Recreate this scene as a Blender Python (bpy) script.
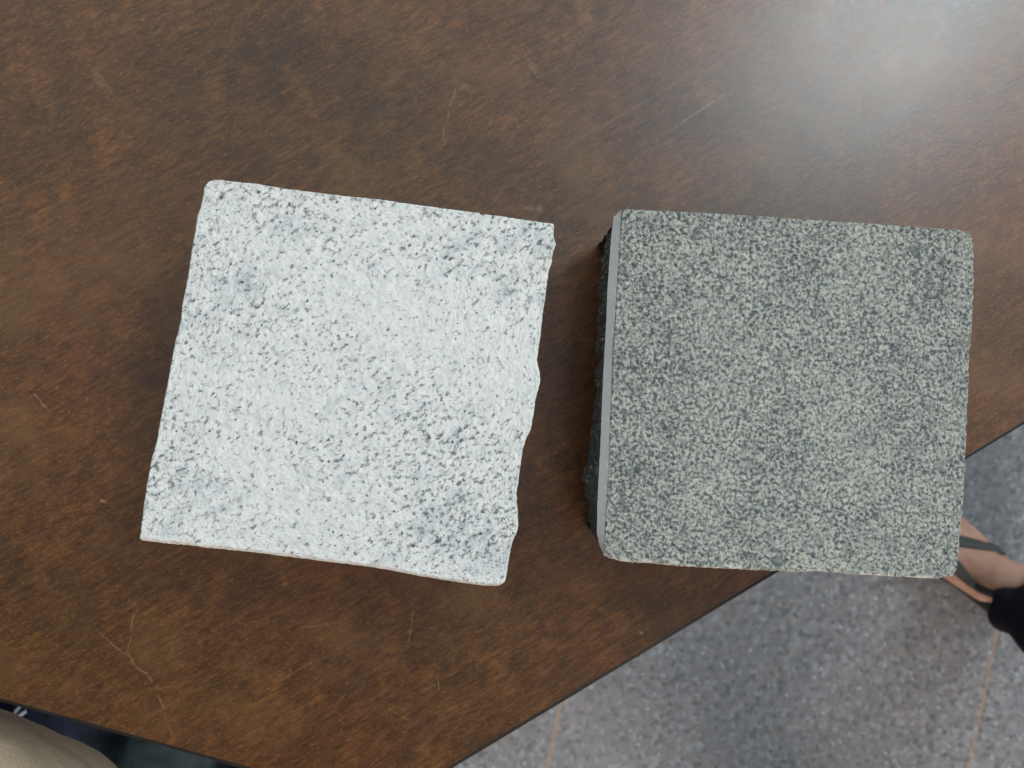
import bpy, bmesh, math
import numpy as np
from mathutils import Vector, Quaternion, noise
from mathutils.bvhtree import BVHTree

for o in list(bpy.data.objects):
    bpy.data.objects.remove(o)
S = bpy.context.scene
C = S.collection

# ------------------------------------------------------------------ camera
W, H, F = 1024, 768, 852.0
NADIR = (430.0, 395.0)            # image point straight below the lens
TABLE_Z, STONE_H = 0.75, 0.04
CAM = Vector((0.0, 0.0, 1.03))
_d = Vector((NADIR[0] - W / 2, H / 2 - NADIR[1], -F)).normalized()
CQ = _d.rotation_difference(Vector((0, 0, -1)))
cd = bpy.data.cameras.new('camera')
cam = bpy.data.objects.new('camera', cd)
C.objects.link(cam)
cam.location = CAM
cam.rotation_mode = 'QUATERNION'
cam.rotation_quaternion = CQ
cd.sensor_width = 36.0
cd.lens = F / W * 36.0
cd.clip_start, cd.clip_end = 0.01, 100.0
cd.dof.use_dof = True
cd.dof.focus_distance = 0.245
cd.dof.aperture_fstop = 24.0
S.camera = cam

def at(px, py, z):
    """point of the horizontal plane z that the photograph shows at a pixel"""
    r = CQ @ Vector((px - W / 2, H / 2 - py, -F))
    t = (z - CAM.z) / r.z
    return CAM + r * t

# ------------------------------------------------------------------ light
wd = bpy.data.worlds.new('World')
S.world = wd
wd.use_nodes = True
bg = wd.node_tree.nodes['Background']
_g = wd.node_tree.nodes.new('ShaderNodeTexCoord')
_dot = wd.node_tree.nodes.new('ShaderNodeVectorMath'); _dot.operation = 'DOT_PRODUCT'
_dot.inputs[1].default_value = (0.22, 0.97, 0.10)
_mr = wd.node_tree.nodes.new('ShaderNodeMapRange'); _mr.interpolation_type = 'SMOOTHSTEP'
_mr.inputs[1].default_value, _mr.inputs[2].default_value = -0.45, 0.62
_mx = wd.node_tree.nodes.new('ShaderNodeMix'); _mx.data_type = 'RGBA'
_mx.inputs[6].default_value = (0.085, 0.078, 0.070, 1)
_mx.inputs[7].default_value = (0.74, 0.86, 0.90, 1)
for _a, _b in ((_g.outputs['Generated'], _dot.inputs[0]), (_dot.outputs['Value'], _mr.inputs[0]), (_mr.outputs[0], _mx.inputs[0]), (_mx.outputs[2], bg.inputs[0])):
    wd.node_tree.links.new(_a, _b)
bg.inputs[1].default_value = 1.0

def area(name, loc, target, size, power, col):
    l = bpy.data.lights.new(name, 'AREA')
    l.shape = 'RECTANGLE'
    l.size, l.size_y = size
    l.energy = power
    l.color = col
    o = bpy.data.objects.new(name, l)
    C.objects.link(o)
    o.location = loc
    o.rotation_mode = 'QUATERNION'
    o.rotation_quaternion = (Vector(target) - Vector(loc)).to_track_quat('-Z', 'Y')
    return o
T0 = (0.05, 0.0, 0.75)
area('window_light', (1.52, 1.27, 3.10), T0, (0.55, 0.7), 29, (0.78, 0.93, 1.0))
area('back_window_light', (0.5, 3.0, 2.6), T0, (2.6, 1.4), 14, (0.88, 0.97, 1.0))
area('doorway_light', (0.9, -2.5, 1.9), T0, (1.6, 1.6), 68, (1.0, 0.92, 0.83))

S.view_settings.view_transform = 'Standard'
S.view_settings.look = 'None'
S.view_settings.exposure = 0.0
S.view_settings.gamma = 1.0

# ------------------------------------------------------------------ node helpers
class Mat:
    def __init__(s, name):
        s.m = bpy.data.materials.new(name)
        s.m.use_nodes = True
        s.nt = s.m.node_tree
        s.b = s.nt.nodes['Principled BSDF']
        s.tc = s.nt.nodes.new('ShaderNodeTexCoord').outputs['Object']
    def n(s, t):
        return s.nt.nodes.new(t)
    def put(s, sock, v):
        if isinstance(v, bpy.types.NodeSocket):
            s.nt.links.new(v, sock)
        elif v is not None:
            if sock.type == 'RGBA' and len(v) == 3:
                v = (*v, 1)
            sock.default_value = v
    def math(s, op, a, b=None, c=None, clamp=False):
        k = s.n('ShaderNodeMath'); k.operation = op; k.use_clamp = clamp
        for i, v in enumerate((a, b, c)):
            if v is not None: s.put(k.inputs[i], v)
        return k.outputs[0]
    def vec(s, op, a, b=None, scale=None):
        k = s.n('ShaderNodeVectorMath'); k.operation = op
        s.put(k.inputs[0], a)
        if b is not None: s.put(k.inputs[1], b)
        if scale is not None: s.put(k.inputs['Scale'], scale)
        return k.outputs['Value'] if op in ('DOT_PRODUCT', 'LENGTH', 'DISTANCE') else k.outputs['Vector']
    def mapping(s, v, rot=0.0, scale=(1, 1, 1), loc=(0, 0, 0)):
        # rotate first, then scale, so that the stretch follows the turned axis
        a = s.n('ShaderNodeMapping'); a.inputs['Rotation'].default_value = (0, 0, rot)
        s.put(a.inputs['Vector'], v)
        b = s.n('ShaderNodeMapping'); b.inputs['Scale'].default_value = scale
        b.inputs['Location'].default_value = loc
        s.put(b.inputs['Vector'], a.outputs[0])
        return b.outputs[0]
    def noise(s, scale, detail=2.0, rough=0.5, v=None, dist=0.0, color=False):
        k = s.n('ShaderNodeTexNoise')
        s.put(k.inputs['Vector'], v or s.tc)
        k.inputs['Scale'].default_value = scale
        k.inputs['Detail'].default_value = detail
        k.inputs['Roughness'].default_value = rough
        k.inputs['Distortion'].default_value = dist
        return k.outputs['Color' if color else 'Fac']
    def voro(s, scale, v=None, feature='F1', rand=1.0, out='Distance'):
        k = s.n('ShaderNodeTexVoronoi'); k.feature = feature
        s.put(k.inputs['Vector'], v or s.tc)
        k.inputs['Scale'].default_value = scale
        k.inputs['Randomness'].default_value = rand
        return k.outputs[out]
    def rng(s, v, a, b, c=0.0, d=1.0, smooth=False):
        k = s.n('ShaderNodeMapRange')
        k.interpolation_type = 'SMOOTHSTEP' if smooth else 'LINEAR'
        s.put(k.inputs[0], v)
        for i, x in enumerate((a, b, c, d)): s.put(k.inputs[i + 1], x)
        return k.outputs[0]
    def mix(s, f, a, b, mode='MIX'):
        k = s.n('ShaderNodeMix'); k.data_type = 'RGBA'; k.blend_type = mode
        s.put(k.inputs[0], f); s.put(k.inputs[6], a); s.put(k.inputs[7], b)
        return k.outputs[2]
    def attr(s, name):
        k = s.n('ShaderNodeAttribute'); k.attribute_name = name
        return k.outputs['Fac']
    def bump(s, h, dist, strength=1.0):
        k = s.n('ShaderNodeBump'); s.put(k.inputs['Height'], h)
        k.inputs['Distance'].default_value = dist
        k.inputs['Strength'].default_value = strength
        s.nt.links.new(k.outputs[0], s.b.inputs['Normal'])
    def out(s, color=None, rough=None, spec=None):
        s.put(s.b.inputs['Base Color'], color)
        s.put(s.b.inputs['Roughness'], rough)
        s.put(s.b.inputs['Specular IOR Level'], spec)
        return s.m

# ------------------------------------------------------------------ object helpers
def tag(o, label=None, cat=None, group=None, kind=None):
    if label: o['label'] = label
    if cat: o['category'] = cat
    if group: o['group'] = group
    if kind: o['kind'] = kind
    return o
def empty(name, loc, label, cat):
    o = bpy.data.objects.new(name, None)
    o.empty_display_size = 0.05
    C.objects.link(o); o.location = loc
    return tag(o, label, cat)
def origin(root):
    p = Vector((0, 0, 0))
    while root is not None:
        p += root.location; root = root.parent
    return p
def obj(name, verts, faces, mat, parent=None, smooth=True, loc=None, attrs=None):
    """one mesh object from world-space vertices"""
    base = Vector(loc) if loc is not None else Vector((0, 0, 0))
    v = np.asarray([tuple(p) for p in verts], dtype=float) - np.array(origin(parent) + base)
    me = bpy.data.meshes.new(name)
    me.from_pydata(v.tolist(), [], [tuple(f) for f in faces])
    me.validate(); me.update()
    if attrs:
        for k, a in attrs.items():
            at_ = me.attributes.new(k, 'FLOAT', 'POINT')
            at_.data.foreach_set('value', np.asarray(a, dtype=np.float32))
    bm = bmesh.new(); bm.from_mesh(me)
    bmesh.ops.recalc_face_normals(bm, faces=bm.faces)
    bm.to_mesh(me); bm.free()
    me.polygons.foreach_set('use_smooth', [smooth] * len(me.polygons))
    me.materials.append(mat)
    o = bpy.data.objects.new(name, me)
    C.objects.link(o)
    o.location = base
    if parent: o.parent = parent
    return o

rs = np.random.RandomState(7)
def field(n, lo, hi, seed):
    """band-limited random field on an n x n grid, unit deviation; lo..hi cycles across"""
    r = np.random.RandomState(seed)
    f = np.fft.fft2(r.randn(n, n))
    k = np.fft.fftfreq(n) * n
    q = np.hypot(*np.meshgrid(k, k))
    f *= np.exp(-(q / hi) ** 2) * (1 - np.exp(-(q / lo) ** 2))
    g = np.real(np.fft.ifft2(f))
    return g / g.std()
def line_noise(n, lo, hi, seed):
    r = np.random.RandomState(seed)
    f = np.fft.rfft(r.randn(n)); k = np.arange(len(f))
    f *= np.exp(-(k / hi) ** 2) * (1 - np.exp(-(k / lo) ** 2))
    g = np.fft.irfft(f, n)
    return g / g.std()

# ------------------------------------------------------------------ floor
def floor_material():
    m = Mat('terrazzo_floor')
    v = m.tc
    w = m.vec('ADD', v, m.vec('SCALE', m.noise(60, 2, color=True), scale=0.006))
    chips = m.voro(185, w, out='Color')
    sep = m.n('ShaderNodeSeparateColor'); m.put(sep.inputs[0], chips)
    cr, cg, cb = sep.outputs
    fine = m.noise(420, 3, 0.6)
    mid = m.noise(95, 4, 0.65)
    big = m.noise(6, 3, 0.55)
    base = m.mix(m.rng(mid, 0.35, 0.68), (0.112, 0.110, 0.124), (0.255, 0.250, 0.275))
    base = m.mix(m.rng(fine, 0.42, 0.62, 0, 0.5), base, (0.31, 0.305, 0.32))
    base = m.mix(m.rng(cr, 0.80, 0.86, 0, 0.5), base, (0.05, 0.060, 0.066))
    base = m.mix(m.rng(cg, 0.82, 0.88, 0, 0.36), base, (0.46, 0.475, 0.51))
    base = m.mix(m.rng(cb, 0.84, 0.90, 0, 0.3), base, (0.36, 0.27, 0.21))
    white = m.voro(85, w, out='Distance')
    wsel = m.voro(85, w, out='Color')
    s2 = m.n('ShaderNodeSeparateColor'); m.put(s2.inputs[0], wsel)
    wm = m.math('MULTIPLY', m.rng(white, 0.12, 0.22, 1, 0), m.rng(s2.outputs[0], 0.78, 0.8))
    base = m.mix(m.math('MULTIPLY', wm, 0.6), base, (0.62, 0.62, 0.60))
    base = m.mix(m.rng(big, 0.35, 0.7, 0, 0.3), base, (0.17, 0.172, 0.175))
    # brass dividing strips, one direction and far cross joints
    a0 = at(562, 700, 0); a1 = at(547, 768, 0)
    b0 = at(985, 690, 0)
    d = (a1 - a0).normalized(); nrm = Vector((d.y, -d.x, 0))
    if (b0 - a0).dot(nrm) < 0: nrm = -nrm
    sp = (b0 - a0).dot(nrm)
    def joints(nv, off, period, width):
        q = m.math('SUBTRACT', m.vec('DOT_PRODUCT', v, tuple(nv)), off)
        q = m.math('ADD', m.math('DIVIDE', q, period), 0.5 + 40)
        fr = m.math('ABSOLUTE', m.math('SUBTRACT', m.math('FRACT', q), 0.5))
        return m.rng(fr, width * 0.6 / period, width * 1.1 / period, 1, 0)
    j = joints(nrm, a0.dot(nrm), sp, 0.0030)
    far = at(700, 150, 0)
    cut = m.math('SUBTRACT', m.vec('DOT_PRODUCT', v, tuple(d)), at(1000, 560, 0).dot(d))
    j = m.math('MULTIPLY', j, m.rng(cut, 0.0, 0.002))
    j2 = joints(d, far.dot(d), 1.10, 0.0030)
    jm = m.math('MAXIMUM', j, j2)
    jm = m.math('MULTIPLY', jm, m.rng(m.noise(120, 2), 0.3, 0.6, 0.2, 0.65))
    base = m.mix(jm, base, (0.40, 0.25, 0.15))
    m.bump(m.noise(300, 3, 0.6), 0.0006, 0.5)
    return m.out(base, m.rng(mid, 0.3, 0.7, 0.38, 0.55), 0.45)
fl = obj('floor', [(-6, -6, 0), (6, -6, 0), (6, 6, 0), (-6, 6, 0)], [(0, 1, 2, 3)], floor_material(), smooth=False)
tag(fl, kind='structure')

# ------------------------------------------------------------------ table
P0 = at(386, 810, TABLE_Z)
d1 = (at(1024, 425.5, TABLE_Z) - at(455, 768, TABLE_Z)).normalized()
d2 = (at(0, 703, TABLE_Z) - at(235, 768, TABLE_Z)).normalized()
GRAIN = math.atan2(d1.y, d1.x)
SIDE = 0.52
pts = [P0 + d2 * SIDE, P0, P0 + d1 * SIDE]
ang = GRAIN
for k in range(5):
    ang += math.radians(45)
    pts.append(pts[-1] + Vector((math.cos(ang), math.sin(ang), 0)) * SIDE)
cen = sum(pts, Vector()) / len(pts)
TB = Vector((cen.x, cen.y, 0))

def table_material():
    m = Mat('brown_laminate')
    v = m.tc
    loc = TB
    along = m.mapping(v, -GRAIN, (0.22, 1, 1))
    along2 = m.mapping(v, -GRAIN, (0.62, 1, 1), (3, 1, 0))
    across = m.mapping(v, -GRAIN + 0.35, (1, 0.6, 1), (7, 2, 0))
    big = m.noise(11, 3, 0.55, v)
    blotch = m.noise(58, 4, 0.62, along2)
    tan = m.noise(85, 4, 0.65, across)
    streak = m.noise(800, 3, 0.7, along)
    wide = m.noise(420, 3, 0.65, m.mapping(v, -GRAIN - 0.05, (0.3, 1, 1), (1, 6, 0)))
    fine = m.noise(1200, 3, 0.7, m.mapping(v, -GRAIN + 0.1, (0.5, 1, 1), (4, 2, 0)))
    red = m.noise(26, 2, 0.5, m.mapping(v, 0.2, (1, 1, 1), (11, 5, 0)))
    col = m.mix(m.rng(blotch, 0.34, 0.66), (0.0714, 0.0241, 0.0056), (0.1739, 0.0572, 0.0132))
    col = m.mix(m.rng(big, 0.40, 0.62, 0, 0.75), col, (0.1024, 0.0429, 0.0099))
    col = m.mix(m.rng(red, 0.48, 0.7, 0, 0.4), col, (0.1739, 0.0494, 0.0122))
    col = m.mix(m.rng(tan, 0.50, 0.74, 0, 0.55), col, (0.3104, 0.1233, 0.0316))
    col = m.mix(m.rng(wide, 0.50, 0.74, 0, 0.40), col, (0.2793, 0.1090, 0.0302))
    col = m.mix(m.rng(wide, 0.50, 0.30, 0, 0.55), col, (0.0403, 0.0143, 0.0037))
    col = m.mix(m.rng(streak, 0.34, 0.62, 0.68, 0.0), col, (0.0403, 0.0143, 0.0037))
    col = m.mix(m.rng(fine, 0.54, 0.74, 0, 0.62), col, (0.3415, 0.1363, 0.0416))
    cloud = m.noise(34, 4, 0.6, m.mapping(v, -GRAIN + 0.9, (0.7, 1, 1), (2, 13, 0)))
    col = m.mix(m.rng(cloud, 0.52, 0.68, 0, 0.42), col, (0.1790, 0.0854, 0.0313))
    col = m.mix(m.rng(cloud, 0.46, 0.30, 0, 0.45), col, (0.0347, 0.0175, 0.0078))
    # worn tan rubs and scratches, at their places on the top
    wob = m.vec('ADD', v, m.vec('SCALE', m.vec('SUBTRACT', m.noise(90, 2, color=True), (0.5, 0.5, 0.5)), scale=0.006))
    brk = m.rng(m.noise(420, 2, 0.6), 0.36, 0.58)
    tot = None
    for x0, y0, x1, y1, wdt, amt, wv in SCRATCH:
        a = at(x0, y0, TABLE_Z) - loc; b = at(x1, y1, TABLE_Z) - loc
        a.z = b.z = TABLE_Z
        ab = b - a
        p = m.vec('MULTIPLY', (wob if wv else v), (1, 1, 0))
        pa = m.vec('SUBTRACT', p, (a.x, a.y, 0))
        t = m.math('MULTIPLY', m.vec('DOT_PRODUCT', pa, (ab.x, ab.y, 0)), 1 / ab.length_squared, clamp=True)
        ds = m.vec('LENGTH', m.vec('SUBTRACT', pa, m.vec('SCALE', (ab.x, ab.y, 0), scale=t)))
        fade = m.rng(m.math('ABSOLUTE', m.math('SUBTRACT', t, 0.5)), 0.25, 0.5, 1, 0.25)
        k = m.math('MULTIPLY', m.rng(ds, wdt * 0.3, wdt, amt, 0), fade)
        tot = k if tot is None else m.math('MAXIMUM', tot, k)
    col = m.mix(m.math('MULTIPLY', tot, brk), col, (0.42, 0.24, 0.125))
    h = m.math('ADD', m.math('MULTIPLY', streak, 0.6), m.math('MULTIPLY', fine, 0.5))
    m.bump(h, 0.00007, 0.5)
    r = m.rng(m.math('ADD', m.math('MULTIPLY', blotch, 0.5), m.math('MULTIPLY', wide, 0.5)), 0.3, 0.7, 0.31, 0.36)
    return m.out(col, r, 0.7)
SCRATCH = [
    (628, 166, 664, 135, .0003, .35, 0), (662, 136, 736, 86, .00033, .6, 0),
    (95, 628, 140, 668, .0004, .28, 1), (126, 652, 152, 684, .00045, .36, 1), (150, 680, 166, 692, .0006, .34, 1),
    (128, 656, 134, 608, .0004, .4, 1), (155, 690, 164, 712, .0005, .3, 1), (160, 712, 172, 742, .0005, .25, 1),
    (413, 598, 410, 648, .0004, .35, 1), (461, 66, 441, 150, .0005, .3, 1), (275, 583, 288, 584, .0005, .8, 0),
    (386, 706, 408, 722, .0003, .4, 1), (438, 676, 440, 690, .0004, .4, 1), (30, 385, 50, 412, .0004, .5, 1),
    (120, 738, 200, 762, .0012, .35, 1), (100, 500, 106, 502, .0006, .8, 0), (300, 628, 345, 622, .0003, .35, 0),
    (700, 70, 560, 150, .0003, .22, 0), (250, 700, 330, 650, .0003, .25, 0),
    (520, 205, 545, 212, .0016, .3, 1), (455, 82, 475, 90, .0020, .25, 1), (530, 60, 545, 75, .0022, .25, 1),
    (95, 70, 110, 92, .0025, .25, 1), (640, 632, 643, 634, .0006, .8, 0),
]

def plain(name, col, rough=0.6, var=0.25, scale=120, spec=0.4, bump=0.0):
    m = Mat(name)
    nz = m.noise(scale, 4, 0.6)
    c = m.mix(m.rng(nz, 0.3, 0.7), tuple(x * (1 - var) for x in col), tuple(min(1, x * (1 + var)) for x in col))
    if bump: m.bump(nz, bump, 0.7)
    return m.out(c, rough, spec)

table = empty('table', TB, 'dark brown laminate table with worn scratched top and angled corner', 'table')
LIP = 0.0016
def poly_ring(off, z):
    out = []
    n = len(pts)
    for i in range(n):
        a, b, c = pts[i - 1], pts[i], pts[(i + 1) % n]
        e1 = (b - a).normalized(); e2 = (c - b).normalized()
        n1 = Vector((e1.y, -e1.x, 0)); n2 = Vector((e2.y, -e2.x, 0))
        k = (n1 + n2) / (1 + n1.dot(n2))
        q = b + k * off
        out.append((q.x, q.y, z))
    return out
def loft(rings, cap0=False, cap1=False):
    n = len(rings[0]); v = [p for r in rings for p in r]; f = []
    for k in range(len(rings) - 1):
        for i in range(n):
            j = (i + 1) % n
            f.append((k * n + i, k * n + j, (k + 1) * n + j, (k + 1) * n + i))
    if cap0: f.append(tuple(range(n)))
    if cap1: f.append(tuple((len(rings) - 1) * n + i for i in range(n)))
    return v, f
v, f = loft([poly_ring(-LIP, TABLE_Z), poly_ring(-LIP, TABLE_Z - 0.028)], True, True)
obj('tabletop', v, f, table_material(), table, smooth=False)
prof = [(-LIP, -0.0003), (-LIP * .6, 0.0001), (-0.0004, -0.0004), (0, -0.0015), (0.0002, -0.014), (0, -0.0275), (-LIP, -0.0284)]
v, f = loft([poly_ring(a, TABLE_Z + b) for a, b in prof])
dark = plain('black_brown_edging', (0.016, 0.010, 0.008), 0.5, 0.3, 300)
obj('edge_band', v, f, dark, table)
def frustum(c, r0, z0, r1, z1, n=24):
    return loft([[(c.x + r * math.cos(2 * math.pi * i / n), c.y + r * math.sin(2 * math.pi * i / n), z) for i in range(n)]
                 for r, z in ((r0, z0), (r1, z0 + .004), (r1, z1))], True, True)
steel = plain('dark_painted_steel', (0.03, 0.028, 0.027), 0.4, 0.2, 200)
for sx, sy in ((1, 1), (-1, 1), (-1, -1), (1, -1)):
    c = cen + Vector((sx * 0.36, sy * 0.36, 0))
    v, f = frustum(c, 0.020, 0.001, 0.022, TABLE_Z - 0.0285)
    obj('leg', v, f, steel, table)

# ------------------------------------------------------------------ stones
ZT = TABLE_Z + STONE_H
def curve(px, n, jit=0.0, seed=0, z=ZT, warp=None):
    """resample a pixel polyline evenly into n+1 world points"""
    p = np.array([tuple(at(x, y, z))[:2] for x, y in px])
    s = np.r_[0, np.cumsum(np.hypot(*np.diff(p, axis=0).T))]
    t = (np.linspace(0, 1, n + 1) if warp is None else warp) * s[-1]
    q = np.c_[np.interp(t, s, p[:, 0]), np.interp(t, s, p[:, 1])]
    if jit:
        tg = np.gradient(q, axis=0); tg /= np.hypot(*tg.T)[:, None]
        e = line_noise(n + 1, 8, 70, seed) * jit * np.sin(np.linspace(0, math.pi, n + 1)) ** .3
        q += np.c_[tg[:, 1], -tg[:, 0]] * e[:, None]
    return q
N = 380
lin = np.linspace(0, 1, N + 1)
WARP = lin - 0.085 * np.sin(2 * math.pi * lin) / (math.pi) * 1.6   # finer cells at the borders
def coons(top, right, bottom, left):
    """top, bottom run left to right; left, right run top to bottom; row 0 is the top"""
    u = WARP[None, :, None]; w = WARP[:, None, None]
    P = (1 - w) * top[None] + w * bottom[None] + (1 - u) * left[:, None] + u * right[:, None]
    P = P - ((1 - u) * (1 - w) * top[0] + u * (1 - w) * top[-1] + (1 - u) * w * bottom[0] + u * w * bottom[-1])
    return P
def grid_faces(n):
    i = np.arange(n * (n + 1)).reshape(n, n + 1)[:, :n].ravel()
    return np.c_[i, i + n + 1, i + n + 2, i + 1]
def perimeter(A):
    return np.concatenate([A[0, :-1], A[:-1, -1], A[-1, :0:-1], A[:0:-1, 0]])

def border_distance(side_len=0.1):
    u, w = np.meshgrid(WARP, WARP)
    return np.stack([w, 1 - u, 1 - w, u]) * side_len         # to the top, right, bottom, left border

# --- white granite sample
def white_granite(edge=True, rough_side=False):
    m = Mat('white_granite_split' if rough_side else 'white_granite')
    v = m.tc
    tilt = m.mapping(v, math.radians(-38), (0.55, 1, 1)) if not rough_side else v
    base = m.mix(m.rng(m.noise(330, 3, 0.6, v), 0.32, 0.66), (0.685, 0.675, 0.662), (0.80, 0.782, 0.758))
    # translucent grey quartz clouds
    q = m.noise(190, 4, 0.65, tilt)
    band = m.noise(28, 3, 0.55, m.mapping(v, math.radians(25), (0.5, 1, 1), (2.2, 4.1, 0)))
    qd = m.math('ADD', q, m.math('MULTIPLY', m.math('SUBTRACT', band, 0.5), 0.55))
    base = m.mix(m.rng(qd, 0.50, 0.68, 0, 0.50), base, (0.41, 0.445, 0.46))
    # warm feldspar tint
    base = m.mix(m.rng(m.noise(60, 2, 0.5, m.mapping(v, 0, (1, 1, 1), (5, 9, 1))), 0.56, 0.76, 0, 0.5), base, (0.76, 0.71, 0.65))
    # biotite flecks: two sizes, gathered in clouds, grey rims round dark cores
    bandc = m.math('SUBTRACT', band, 0.5)
    t2 = m.mapping(v, math.radians(-38), (0.76, 1, 1))
    k1 = m.math('ADD', m.noise(780, 3, 0.62, t2), m.math('MULTIPLY', bandc, 0.27))
    base = m.mix(m.rng(k1, 0.53, 0.69, 0, 0.90), base, (0.11, 0.12, 0.13))
    k2 = m.math('ADD', m.noise(880, 2, 0.55, m.mapping(t2, 0, (1, 1, 1), (3.7, 8.2, 0))), m.math('MULTIPLY', bandc, 0.22))
    base = m.mix(m.rng(k2, 0.61, 0.72, 0, 0.92), base, (0.05, 0.055, 0.065))
    base = m.mix(m.rng(m.noise(150, 1, .5, m.mapping(v, 0, (1, 1, 1), (1.3, 2.2, 0))), 0.74, 0.80, 0, .35), base, (0.36, 0.28, 0.19))
    if edge:
        base = m.mix(m.math('MULTIPLY', m.attr('edge'), m.rng(m.noise(300, 2), 0.3, 0.6, 0.55, 1.0)), base, (0.90, 0.87, 0.83))
    m.bump(m.math('ADD', m.noise(650, 3, 0.6), m.math('MULTIPLY', m.noise(1500, 2, 0.5), 0.3)), 0.00016, 0.7)
    return m.out(base, 0.62, 0.4)

w_top = [(214, 179), (222, 179.4), (232, 181), (255, 183), (280, 187.3), (300, 190), (340, 195), (380, 198.8), (400, 202), (430, 206),
         (470, 211.2), (479, 212.4), (481.5, 214.8), (485, 213.6), (500, 215.5), (520, 218.6), (540, 221.5), (554.5, 223.4)]
w_right = [(554.5, 223.4), (554, 236), (556.6, 244), (553.5, 251), (552, 263), (549, 271), (546, 295), (543, 315), (541.3, 332), (538.6, 350),
           (537.5, 361), (540, 372), (541, 380), (538.5, 390), (535.6, 401), (534, 415), (531, 430), (526, 440), (523, 450), (519, 480),
           (516.8, 495), (518, 510), (518.8, 525), (517.4, 533), (513.5, 540), (511, 550), (507.5, 570), (506, 581), (504.5, 585)]
w_bottom = [(137.7, 542), (155, 544), (175, 546.3), (178, 546), (196, 548.3), (200, 549), (251, 553.9), (300, 560.2), (330, 564),
            (373, 569.2), (421, 578.2), (450, 583), (476, 586.7), (490, 588.2), (500, 587.6), (504.5, 585)]
w_left = [(214, 179), (208, 181.5), (204, 185.5), (201.5, 200), (199.5, 208), (197, 215.3), (192, 245), (189, 264), (185.6, 286), (181.5, 304),
          (180, 321), (173.7, 345), (166.8, 384), (161.6, 410), (156.5, 439), (152, 455), (147, 479), (143, 506), (139.8, 533), (137.7, 542)]
J = 0.000035
cw = [curve(p, N, J, 30 + i, warp=WARP) for i, p in enumerate((w_top, w_right, w_bottom, w_left))]
PW = coons(*cw)
n1 = N + 1
Dw = border_distance()
chip = 0.6 + 0.4 * field(n1, 2, 40, 5)
zw = 0.00005 * field(n1, 8, 30, 1) + 0.00005 * field(n1, 30, 80, 2) + 0.000035 * field(n1, 60, 140, 3)
rad = np.array([0.00045, 0.00055, 0.0015, 0.00040])
for k in range(4):
    e = np.clip(1 - Dw[k] / (rad[k] * np.clip(0.85 + chip * .25, .6, 1.4)), 0, 1)
    zw -= 0.0011 * e ** 2 * (rad[k] / 0.0006)
edge_w = np.clip(1 - Dw[2] / (0.0014 * np.clip(chip + .3, .4, 1.8)), 0, 1) * 1.2
edge_w = np.clip(np.maximum(edge_w, 0.5 * np.clip(1 - Dw[1] / 0.0007, 0, 1)), 0, 1)
wc = PW.reshape(-1, 2).mean(0)
white = empty('stone_sample', (wc[0], wc[1], TABLE_Z), 'white granite stone sample with scattered dark grey flecks, on brown table', 'stone sample')
VW = np.dstack([PW, ZT + zw])
obj('top_face', VW.reshape(-1, 3), grid_faces(N), white_granite(), white, attrs={'edge': edge_w.ravel()})

def walls(ring, inset_fn, rough, seed, rows=22, zb=TABLE_Z + 0.0004):
    """rough side walls hanging from the border ring of the top; inset_fn(t) -> per-vertex outward offset"""
    n = len(ring)
    tg = np.roll(ring[:, :2], -6, 0) - np.roll(ring[:, :2], 6, 0)
    tg /= np.hypot(*tg.T)[:, None]
    nr = np.c_[tg[:, 1], -tg[:, 0]]
    if ((ring[:, :2] - ring[:, :2].mean(0)) * nr).sum() < 0: nr = -nr
    out = [ring]
    nz = [line_noise(n, 20, 90, seed + r) for r in range(rows + 1)]
    acc = np.zeros(n)
    for r in range(1, rows + 1):
        t = r / rows
        acc = acc * 0.72 + nz[r] * 0.69
        off = inset_fn(t) + rough * acc * min(1, t * 4)
        z = ring[:, 2] * (1 - t) + zb * t
        out.append(np.c_[ring[:, :2] + nr * off[:, None], z])
    v = np.concatenate(out)
    f = []
    for r in range(rows):
        a = r * n + np.arange(n); b = r * n + (np.arange(n) + 1) % n
        f += np.c_[a, b, b + n, a + n].tolist()
    f.append(tuple((rows * n + np.arange(n)).tolist()))
    return v, f
ringw = perimeter(VW)
nW = len(ringw)
v, f = walls(ringw, lambda t: -np.full(nW, 0.0006 + 0.0042 * t), 0.00045, 100)
obj('split_side', v, f, white_granite(False, True), white)

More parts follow.
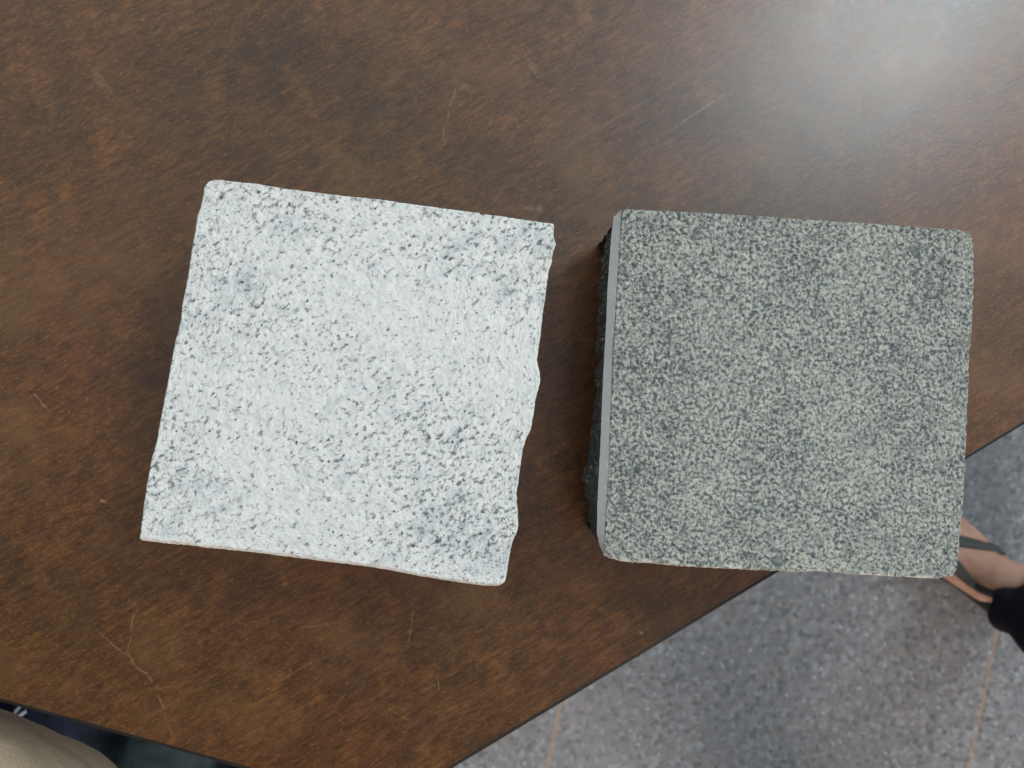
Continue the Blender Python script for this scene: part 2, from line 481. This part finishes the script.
# --- grey basalt sample with a sawn chamfer along one side
def grey_stone():
    m = Mat('grey_flamed_stone')
    v = m.tc
    wv = m.vec('ADD', v, m.vec('SCALE', m.vec('SUBTRACT', m.noise(700, 2, color=True), (0.5, 0.5, 0.5)), scale=0.0014))
    dk = m.mix(m.noise(90, 2, 0.5), (0.058, 0.073, 0.082), (0.098, 0.112, 0.120))
    lt = m.mix(m.noise(240, 2, 0.6, m.mapping(v, 0, (1, 1, 1), (4, 4, 0))), (0.42, 0.415, 0.38), (0.62, 0.59, 0.51))
    g = m.noise(980, 3, 0.62, wv)
    cloud = m.noise(60, 4, 0.6, m.mapping(v, 0.4, (1, 1, 1), (8, 1, 0)))
    k = m.math('ADD', g, m.math('MULTIPLY', m.math('SUBTRACT', cloud, 0.5), 0.16))
    base = m.mix(m.rng(k, 0.38, 0.61), dk, lt)
    teal = m.noise(170, 3, 0.6, m.mapping(v, 0, (1, 1, 1), (2, 7, 3)))
    base = m.mix(m.rng(teal, 0.52, 0.72, 0, 0.35), base, (0.145, 0.185, 0.185))
    spot = m.noise(210, 2, 0.5, m.mapping(v, 0.5, (0.75, 1, 1), (6, 3, 0)))
    base = m.mix(m.rng(spot, 0.68, 0.73, 0, 0.6), base, (0.075, 0.095, 0.105))
    tot = None                                   # dark tool dashes near one corner
    for x0, y0, x1, y1 in ((931, 258, 922, 322), (945, 252, 936, 318), (957, 250, 949, 296), (916, 268, 908, 318)):
        a = at(x0, y0, ZT) - GC; b = at(x1, y1, ZT) - GC
        ab = Vector((b.x - a.x, b.y - a.y, 0))
        pa = m.vec('SUBTRACT', m.vec('MULTIPLY', wv, (1, 1, 0)), (a.x, a.y, 0))
        t = m.math('MULTIPLY', m.vec('DOT_PRODUCT', pa, tuple(ab)), 1 / ab.length_squared, clamp=True)
        k_ = m.rng(m.vec('LENGTH', m.vec('SUBTRACT', pa, m.vec('SCALE', tuple(ab), scale=t))), .0004, .0016, .75, 0)
        tot = k_ if tot is None else m.math('MAXIMUM', tot, k_)
    base = m.mix(m.math('MULTIPLY', tot, m.rng(m.noise(380, 2, .6), .42, .58)), base, (0.085, 0.10, 0.11))
    base = m.mix(m.rng(m.noise(230, 1, .5, m.mapping(v, 0, (1, 1, 1), (9, 9, 3))), 0.72, 0.76, 0, .5), base, (0.20, 0.14, 0.11))
    base = m.mix(m.math('MULTIPLY', m.attr('edge'), m.rng(m.noise(260, 3, .6), 0.34, 0.52, 0.35, 1.0)), base, (0.82, 0.75, 0.69))
    m.bump(m.math('ADD', k, m.math('MULTIPLY', m.noise(1700, 2), 0.3)), 0.0006, 0.8)
    return m.out(base, 0.68, 0.35)
def split_basalt():
    m = Mat('dark_split_stone')
    v = m.tc
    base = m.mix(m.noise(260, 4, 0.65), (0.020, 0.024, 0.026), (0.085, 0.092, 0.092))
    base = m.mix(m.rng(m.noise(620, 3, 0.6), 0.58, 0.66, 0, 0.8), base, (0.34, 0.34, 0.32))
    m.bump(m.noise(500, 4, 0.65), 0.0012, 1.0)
    return m.out(base, 0.7, 0.4)
def sawn_basalt():
    m = Mat('sawn_grey_stone')
    base = m.mix(m.noise(150, 3, 0.6), (0.66, 0.655, 0.64), (0.72, 0.71, 0.695))
    base = m.mix(m.rng(m.noise(1300, 2), 0.55, 0.75, 0, 0.3), base, (0.34, 0.35, 0.36))
    m.bump(m.noise(900, 2), 0.0001, 0.5)
    return m.out(base, 0.45, 0.5)

g_inner = [(621.5, 209.3), (621.3, 216), (620, 240), (618, 270), (616.7, 294), (615, 320), (612.5, 351), (611.7, 385), (610.5, 415), (609.7, 440),
           (608.6, 471), (606.5, 502), (605, 530), (604, 548), (604.2, 555.8)]
g_outer = [(621, 209.6), (613.6, 217), (611, 239), (609, 267), (607.2, 294), (606.4, 320), (604.5, 351), (602.8, 385), (601.5, 415), (600.3, 448),
           (598.4, 482), (597.2, 510), (597, 534), (599.5, 545), (603.6, 555.6)]
g_top = [(621.5, 209.3), (629, 208.2), (660, 209.8), (707, 212.2), (750, 214.6), (790, 217.4), (864, 222.3), (923, 226.4), (960, 229.2), (969, 231.5)]
g_right = [(969, 231.5), (972.8, 235), (974.4, 245), (975, 278), (973.8, 314), (971, 351), (968.7, 400), (967, 454), (964.2, 506), (961.6, 529),
           (959.6, 560), (957.5, 571), (952, 577)]
g_bottom = [(604.2, 555.8), (611, 559.3), (625, 562.8), (658, 564.8), (677.7, 567), (732, 570), (775, 571.8), (803, 573), (826.6, 572.3),
            (852, 575), (887, 577), (936, 579.8), (952, 577)]
cg = [curve(g_top, N, J * 1.5, 50, warp=WARP), curve(g_right, N, J * 1.5, 51, warp=WARP), curve(g_bottom, N, J * 1.7, 52, warp=WARP), curve(g_inner, N, J * .6, 53, warp=WARP)]
PG = coons(*cg)
Dg = border_distance()
chip = 0.6 + 0.4 * field(n1, 2, 40, 15)
zg = 0.00010 * field(n1, 8, 40, 11) + 0.00009 * field(n1, 40, 110, 12) + 0.00005 * field(n1, 90, 170, 13)
rad = np.array([0.0007, 0.0006, 0.0009, 0.00025])
for k in range(4):
    e = np.clip(1 - Dg[k] / (rad[k] * np.clip(0.7 + chip * .5, .4, 1.7)), 0, 1)
    zg -= 0.0011 * e ** 2 * (rad[k] / 0.0006)
edge_g = np.clip(1.5 - Dg[2] / (0.0009 * np.clip(chip + .25 * field(n1, 3, 12, 19) + .1, .25, 2.2)), 0, 1)
edge_g = np.maximum(edge_g, 0.35 * np.clip(1 - Dg[1] / 0.0005, 0, 1))
gc = PG.reshape(-1, 2).mean(0)
GC = Vector((gc[0], gc[1], TABLE_Z))
grey = empty('stone_sample', (gc[0], gc[1], TABLE_Z), 'speckled grey stone sample with smooth sawn chamfer along its left side, on brown table', 'stone sample')
VG = np.dstack([PG, ZT + zg])
obj('top_face', VG.reshape(-1, 3), grid_faces(N), grey_stone(), grey, attrs={'edge': edge_g.ravel()})
# chamfer: ruled strip from the inner line down to the outer one
CH = 0.0032
outer = curve(g_outer, N, J * .5, 54, z=ZT - CH, warp=WARP)
inner = VG[:, 0, :]
_k = np.hanning(41); _k /= _k.sum()
inner_s = np.stack([np.convolve(np.pad(inner[:, c], 20, 'reflect', reflect_type='odd'), _k, 'valid') for c in range(3)], 1)
hz = np.minimum(1, np.minimum(lin, 1 - lin) * 28)
rows = []
for r in range(7):
    t = r / 6
    src = inner if r == 0 else inner_s
    xy = src[:, :2] * (1 - t) + outer * t
    z = src[:, 2] * (1 - t) + (ZT - 0.0006 - (CH - 0.0006) * hz) * t
    rows.append(np.c_[xy, z])
v = np.concatenate(rows); f = []
for r in range(6):
    a = r * n1 + np.arange(N)
    f += np.c_[a, a + 1, a + 1 + n1, a + n1].tolist()
obj('chamfer', v, f, sawn_basalt(), grey)
# walls: the outline of the top with the chamfer's outer line in place of its left border
ring = np.concatenate([VG[0, :-1], VG[:-1, -1], VG[-1, :0:-1], rows[-1][:0:-1]])
nG = len(ring)
sil = [(619, 212), (612.6, 219), (609.5, 232), (606, 250), (603.6, 270), (602, 290), (601, 320), (600, 351), (599, 385), (597.6, 410), (595, 440), (590, 468),
       (586, 487), (588.5, 500), (591.5, 518), (594, 535), (597, 547), (603, 555)]
silc = curve(sil, N, 0.00016, 55, z=ZT - 0.018, warp=WARP)
base_c = curve([(x + 3 + 5 * math.sin(math.pi * k / (len(sil) - 1)), y) for k, (x, y) in enumerate(sil)], N, 0.0003, 56, z=TABLE_Z, warp=WARP)
g1 = (outer[:, 0] - silc[:, 0]); g2 = (outer[:, 0] - base_c[:, 0])      # outward is towards -x here
b1 = np.zeros(nG); b1[nG - N:] = g1[:0:-1]
b2 = np.zeros(nG); b2[nG - N:] = g2[:0:-1]
left_mask = np.zeros(nG); left_mask[nG - N:] = 1
def prof_g(t):
    if t < 0.45: o = b1 * math.sin(t / 0.45 * math.pi / 2)
    else:
        w = (t - 0.45) / 0.55; o = b1 * (1 - w * w) + b2 * w * w
    return o - (1 - left_mask) * (0.0007 + 0.003 * t)
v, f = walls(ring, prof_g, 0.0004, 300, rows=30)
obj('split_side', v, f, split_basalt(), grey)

# ------------------------------------------------------------------ figures
def ball_cone(bm, p0, r0, p1, r1, n=20):
    p0, p1 = Vector(p0), Vector(p1)
    d = p1 - p0; L = max(d.length, 1e-6)
    q = Vector((0, 0, 1)).rotation_difference(d / L)
    ringv = []
    K = 8
    prof = [(-r0 * math.cos(a), r0 * math.sin(a)) for a in np.linspace(0, math.pi / 2, K)]
    prof += [(L + r1 * math.sin(a), r1 * math.cos(a)) for a in np.linspace(0, math.pi / 2, K)]
    for z, r in prof:
        r = max(r, 1e-5)
        ringv.append([bm.verts.new(p0 + q @ Vector((r * math.cos(2 * math.pi * i / n), r * math.sin(2 * math.pi * i / n), z))) for i in range(n)])
    for a, b in zip(ringv[:-1], ringv[1:]):
        for i in range(n):
            bm.faces.new((a[i], a[(i + 1) % n], b[(i + 1) % n], b[i]))
    bm.faces.new(ringv[0][::-1]); bm.faces.new(ringv[-1])
def blob(parts, voxel, smooth=6, fold=None):
    """weld tapered rods into one continuous surface; returns world vertices and faces"""
    bm = bmesh.new()
    for p in parts: ball_cone(bm, *p)
    me = bpy.data.meshes.new('t'); bm.to_mesh(me); bm.free()
    o = bpy.data.objects.new('t', me); C.objects.link(o)
    r = o.modifiers.new('r', 'REMESH'); r.mode = 'VOXEL'; r.voxel_size = voxel; r.adaptivity = 0
    s = o.modifiers.new('s', 'SMOOTH'); s.iterations = smooth; s.factor = 0.5
    dg = bpy.context.evaluated_depsgraph_get()
    e = bpy.data.meshes.new_from_object(o.evaluated_get(dg))
    if fold:
        amp, sc = fold
        nrm = [x.normal.copy() for x in e.vertices]
        for vt, nn in zip(e.vertices, nrm):
            q = Vector((vt.co.x * sc, vt.co.y * sc, vt.co.z * sc * 1.6))
            k = noise.noise(q) + 0.5 * noise.noise(q * 2.3)
            vt.co += nn * (k * amp)
    v = [tuple(x.co) for x in e.vertices]; f = [tuple(p.vertices) for p in e.polygons]
    bpy.data.objects.remove(o); bpy.data.meshes.remove(me); bpy.data.meshes.remove(e)
    return v, f
def ribbon(bvh, path, width, lift, thick, side=None, ray=Vector((0, 0, -1))):
    """a flat band laid over a surface along a path of points above it"""
    P = []
    for p in path:
        hit = bvh.ray_cast(Vector(p) - ray * 0.5, ray)
        P.append((hit[0] - ray * lift, hit[1]) if hit[0] is not None else (Vector(p), -ray))
    V = []; Fc = []
    for i, (p, nn) in enumerate(P):
        a = P[max(0, i - 1)][0]; b = P[min(len(P) - 1, i + 1)][0]
        t = (b - a).normalized(); s = t.cross(nn).normalized(); up = s.cross(t).normalized()
        for k in range(10):
            an = 2 * math.pi * k / 10
            V.append(p + s * (math.cos(an) * width / 2) + up * (math.sin(an) * thick / 2))
    for i in range(len(P) - 1):
        for k in range(10):
            k2 = (k + 1) % 10
            Fc.append((i * 10 + k, i * 10 + k2, i * 10 + 10 + k2, i * 10 + 10 + k))
    Fc.append(tuple(range(10))[::-1]); Fc.append(tuple((len(P) - 1) * 10 + k for k in range(10)))
    return V, Fc

# --- standing person at the right: bare feet in thong sandals, dark trousers
def skin_material():
    m = Mat('skin')
    c = m.mix(m.rng(m.noise(55, 3, .6), 0.3, 0.7), (0.42, 0.215, 0.15), (0.54, 0.31, 0.225))
    c = m.mix(m.rng(m.noise(260, 2), 0.5, 0.8, 0, .3), c, (0.48, 0.21, 0.14))
    m.b.inputs['Subsurface Weight'].default_value = 0.12
    m.b.inputs['Subsurface Radius'].default_value = (0.01, 0.004, 0.002)
    m.bump(m.noise(500, 3), 0.0003, 0.5)
    return m.out(c, 0.5, 0.4)
skin = skin_material()
trouser_dark = plain('black_navy_cloth', (0.011, 0.009, 0.017), 0.85, 0.35, 300, 0.2, 0.0006)
strap_mat = plain('grey_green_strap', (0.052, 0.056, 0.050), 0.6, 0.25, 200, 0.4, 0.0003)
sole_mat = plain('dark_rubber_sole', (0.022, 0.020, 0.018), 0.75, 0.3, 250, 0.3)

FWD = (at(905, 520, 0.03) - at(1005, 600, 0.03)).normalized()
WEB = at(917, 537, 0.035)                                   # between the big toe and the next
FS = 0.86                                                   # a small foot
class Foot:
    def __init__(s, web, fwd, side):
        s.f = Vector((fwd.x, fwd.y, 0)).normalized()
        s.r = Vector((s.f.y, -s.f.x, 0)) * side             # towards the little toe
        s.o = Vector((web.x, web.y, 0)) - s.f * 0.205 * FS + s.r * 0.018 * FS
    def p(s, x, y, z):
        return s.o + s.f * (x * FS) + s.r * (y * FS * .9) + Vector((0, 0, z if z > .2 else z * (FS + (1 - FS) * z / .2)))
    def parts(s, knee):
        q = s.p
        L = [(q(.034, 0, .052), .031, q(.060, 0, .105), .036), (q(.060, 0, .105), .037, q(.075, .002, .20), .042),
             (q(.075, .002, .20), .042, knee, .055),
             (q(.034, 0, .050), .031, q(.10, .012, .046), .027), (q(.060, 0, .100), .036, q(.128, -.006, .064), .028),
             (q(.128, -.006, .064), .028, q(.186, -.026, .042), .021), (q(.128, .004, .058), .027, q(.186, -.002, .040), .020),
             (q(.10, .014, .046), .027, q(.168, .032, .036), .0175), (q(.128, .006, .056), .026, q(.178, .018, .038), .018),
             (q(.09, -.014, .05), .024, q(.186, -.028, .040), .019)]
        for x0, y0, r0, x1, y1, r1 in ((.196, -.032, .0150, .240, -.030, .0128), (.196, -.0065, .0102, .238, -.003, .0088),
                                       (.188, .0110, .0095, .227, .0160, .0080), (.180, .0265, .0090, .213, .0330, .0075),
                                       (.166, .0400, .0092, .194, .0490, .0076)):
            k = ((x0 + x1) / 2, (y0 + y1) / 2)
            L.append((q(x0, y0, .036), r0, q(*k, .037), r0 * .96)); L.append((q(*k, .037), r0 * .96, q(x1, y1, .029), r1))
        return L
right_foot = Foot(WEB, FWD, 1)
HEM = at(1029, 612, 0.115)
knee_r = right_foot.p(.06, -.12, .46)
left_foot = Foot(WEB - FWD * 0.50 - right_foot.r * 0.18, FWD, -1)
knee_l = left_foot.p(.13, .0, .50)
hip_c = (right_foot.p(.02, 0, .93) + left_foot.p(.18, 0, .93)) / 2
rv = right_foot.r
hr, hl = hip_c + rv * 0.09, hip_c - rv * 0.09
legs = right_foot.parts(knee_r) + left_foot.parts(knee_l) + [
    (knee_r, .056, hr, .080), (knee_l, .056, hl, .080), (hr, .085, hl, .085), (hip_c, .11, hip_c + Vector((0, 0, .10)), .11)]
legs = [(a, ra * .9, b, rb * .9) for a, ra, b, rb in legs]
bv, bf = blob(legs, 0.0034, 3)
root = right_foot.p(.06, 0, 0)
person = obj('person', bv, bf, skin, loc=root)
tag(person, 'bare foot in a dark thong sandal below a black trouser leg, beside the grey stone', 'person')
tr = []
for ft, kn, hp in ((right_foot, knee_r, hr), (left_foot, knee_l, hl)):
    hm = HEM.copy() if ft is right_foot else ft.p(.06, 0, .115)
    hm.z += .045
    if ft is right_foot: tr += [(at(1005, 597, .125), .012, hm, .046), (at(1010, 618, .125), .022, hm, .046)]
    tr += [(hm, .050, hm.lerp(kn, .4), .060), (hm.lerp(kn, .4), .060, kn, .072), (kn, .072, hp, .098)]
tr += [(hr, .098, hl, .098), (hip_c, .125, hip_c + Vector((0, 0, .10)), .122)]
tv, tf = blob(tr, 0.006, 5, (0.0065, 16))
obj('trousers', tv, tf, trouser_dark, person)
bvh = BVHTree.FromPolygons([Vector(x) for x in bv], bf)
for ft in (right_foot, left_foot):
    outl = [(-.006, 0), (.0, -.024), (.03, -.036), (.09, -.036), (.15, -.046), (.20, -.053), (.24, -.048), (.258, -.030), (.256, -.008),
            (.243, .018), (.226, .040), (.205, .058), (.17, .062), (.12, .050), (.06, .040), (.02, .034), (.0, .022)]
    rings = []
    for z, s_ in ((.001, .985), (.004, 1.0), (.014, 1.0), (.0165, .975)):
        rings.append([ft.p(.125 + (x - .125) * s_, y * s_, z) for x, y in outl])
    v, f = loft(rings, True, True)
    sandal = obj('sandal', v, f, sole_mat, person, smooth=False, loc=ft.p(.12, 0, 0) - root)
    for ys, end, mid in ((1, (.095, .046), (.160, .022)), (-1, (.095, -.040), (.160, -.030))):
        a = Vector((.205, -.018)); b = Vector(mid); c = Vector(end)
        path = []
        for t in np.linspace(0, 1, 26):
            q = a * (1 - t) ** 2 + b * 2 * t * (1 - t) + c * t ** 2
            path.append(ft.p(q.x, q.y, .016))
        v, f = ribbon(bvh, path, 0.0155, 0.001, 0.0035)
        obj('strap', v, f, strap_mat, sandal)

# --- seated person at the lower left: beige trousers, navy shoe
beige = Mat('beige_cloth')
wv = beige.noise(900, 2, .6)
bc = beige.mix(beige.rng(beige.noise(40, 4, .6), .3, .7), (0.44, 0.32, 0.215), (0.55, 0.41, 0.285))
bc = beige.mix(beige.rng(wv, .4, .7, 0, .3), bc, (0.22, 0.185, 0.145))
beige.bump(wv, 0.0006, .6)
beige = beige.out(bc, .9, .2)
navy = plain('navy_shoe', (0.012, 0.016, 0.034), 0.6, 0.4, 150, 0.4, 0.0008)
white_rub = plain('white_stripe', (0.62, 0.66, 0.72), 0.6, 0.1)
ZK = 0.745
e0 = at(-6, 727, ZK); e1 = at(62, 770, ZK)
td = (e1 - e0).normalized(); tn = Vector((td.y, -td.x, 0))
if tn.y > 0: tn = -tn
RT = 0.075
kneeA = e0 + td * 0.02 + tn * RT
hipA = e1 + td * 0.30 + tn * (RT + 0.07)
hipA.z = ZK - 0.02
ankA = at(-190, 850, 0.1)
shinA = kneeA + tn * 0.01 - td * 0.01
hipB = hipA + Vector((0.24, -0.14, 0)); kneeB = hipB + Vector((0.18, -0.02, -0.25)); ankB = kneeB + Vector((0.0, -0.15, -0.40)); ankB.z = 0.10
pel = (hipA + hipB) / 2
bodyA = [(hipA, .065, kneeA, .050), (shinA, .048, ankA, .034), (hipB, .065, kneeB, .050), (kneeB, .048, ankB, .034), (hipA, .09, hipB, .09),
         (pel, .11, pel + Vector((0, -.05, .16)), .11)]
for an, dr in ((ankA, Vector((.45, .9, 0)).normalized()), (ankB, Vector((.1, 1, 0)).normalized())):
    bodyA += [(an, .034, an + dr * .05 + Vector((0, 0, -.045)), .032), (an + Vector((0, 0, -.05)), .032, an + dr * .13 + Vector((0, 0, -.065)), .024)]
v, f = blob(bodyA, .006, 5)
seat = obj('person', v, f, skin, loc=(pel.x, pel.y, 0))
tag(seat, 'thigh in beige trousers of a seated person, at the lower left table edge', 'person')
trA = [(hipA, .100, e1 + tn * (RT + .003), RT), (e1 + tn * (RT + .003), RT, kneeA, RT), (kneeA, .072, ankA + Vector((0, 0, .05)), .060), (hipB, .095, kneeB, .080), (kneeB, .075, ankB + Vector((0, 0, .05)), .060),
       (hipA, .105, hipB, .105), (pel, .13, pel + Vector((0, -.05, .16)), .125)]
v, f = blob(trA, .005, 4, (.0030, 30))
obj('trousers', v, f, beige, seat)
for an, dr in ((ankA, Vector((.45, .9, 0)).normalized()), (ankB, Vector((.1, 1, 0)).normalized())):
    Z = Vector((0, 0, 1)); sd = Vector((dr.y, -dr.x, 0))
    sp = [(an - Z * .01, .046, an - Z * .055, .044), (an - Z * .055, .044, an + dr * .08 - Z * .052, .045), (an + dr * .03 - Z * .03, .042, an + dr * .12 - Z * .056, .040),
          (an + dr * .08 - Z * .055, .044, an + dr * .165 - Z * .062, .036), (an - Z * .06 - dr * .02, .038, an + dr * .165 - Z * .066, .033)]
    sv, sf = blob(sp, .005, 5)
    shoe = obj('shoe', sv, sf, navy, seat, loc=Vector((an.x, an.y, 0)) - seat.location)

# --- dark bag added under the table's edge, its teal end covering shaded floor
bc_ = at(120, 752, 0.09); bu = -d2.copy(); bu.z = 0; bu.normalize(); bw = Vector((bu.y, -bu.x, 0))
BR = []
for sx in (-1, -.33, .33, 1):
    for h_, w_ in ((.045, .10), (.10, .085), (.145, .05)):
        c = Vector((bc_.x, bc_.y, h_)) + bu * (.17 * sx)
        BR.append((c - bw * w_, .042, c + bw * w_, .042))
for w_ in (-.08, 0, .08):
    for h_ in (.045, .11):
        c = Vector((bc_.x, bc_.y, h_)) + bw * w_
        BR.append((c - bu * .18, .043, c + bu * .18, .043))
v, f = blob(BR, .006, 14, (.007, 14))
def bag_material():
    m = Mat('navy_cloth_floor_shade')
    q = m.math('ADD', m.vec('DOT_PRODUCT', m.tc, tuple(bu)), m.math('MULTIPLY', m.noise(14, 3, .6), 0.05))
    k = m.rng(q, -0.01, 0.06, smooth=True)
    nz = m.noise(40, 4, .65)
    c = m.mix(k, m.mix(m.rng(nz, .35, .65), (0.004, 0.005, 0.012), (0.012, 0.018, 0.045)), m.mix(m.rng(nz, .35, .65), (0.022, 0.036, 0.042), (0.048, 0.072, 0.080)))  # navy cloth; the teal end is the floor's shade put into colour
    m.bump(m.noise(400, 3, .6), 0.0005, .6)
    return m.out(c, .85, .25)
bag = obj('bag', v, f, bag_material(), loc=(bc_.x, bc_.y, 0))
tag(bag, 'dark navy cloth bag with white stripes, its teal end put over shaded floor below the table edge', 'bag')
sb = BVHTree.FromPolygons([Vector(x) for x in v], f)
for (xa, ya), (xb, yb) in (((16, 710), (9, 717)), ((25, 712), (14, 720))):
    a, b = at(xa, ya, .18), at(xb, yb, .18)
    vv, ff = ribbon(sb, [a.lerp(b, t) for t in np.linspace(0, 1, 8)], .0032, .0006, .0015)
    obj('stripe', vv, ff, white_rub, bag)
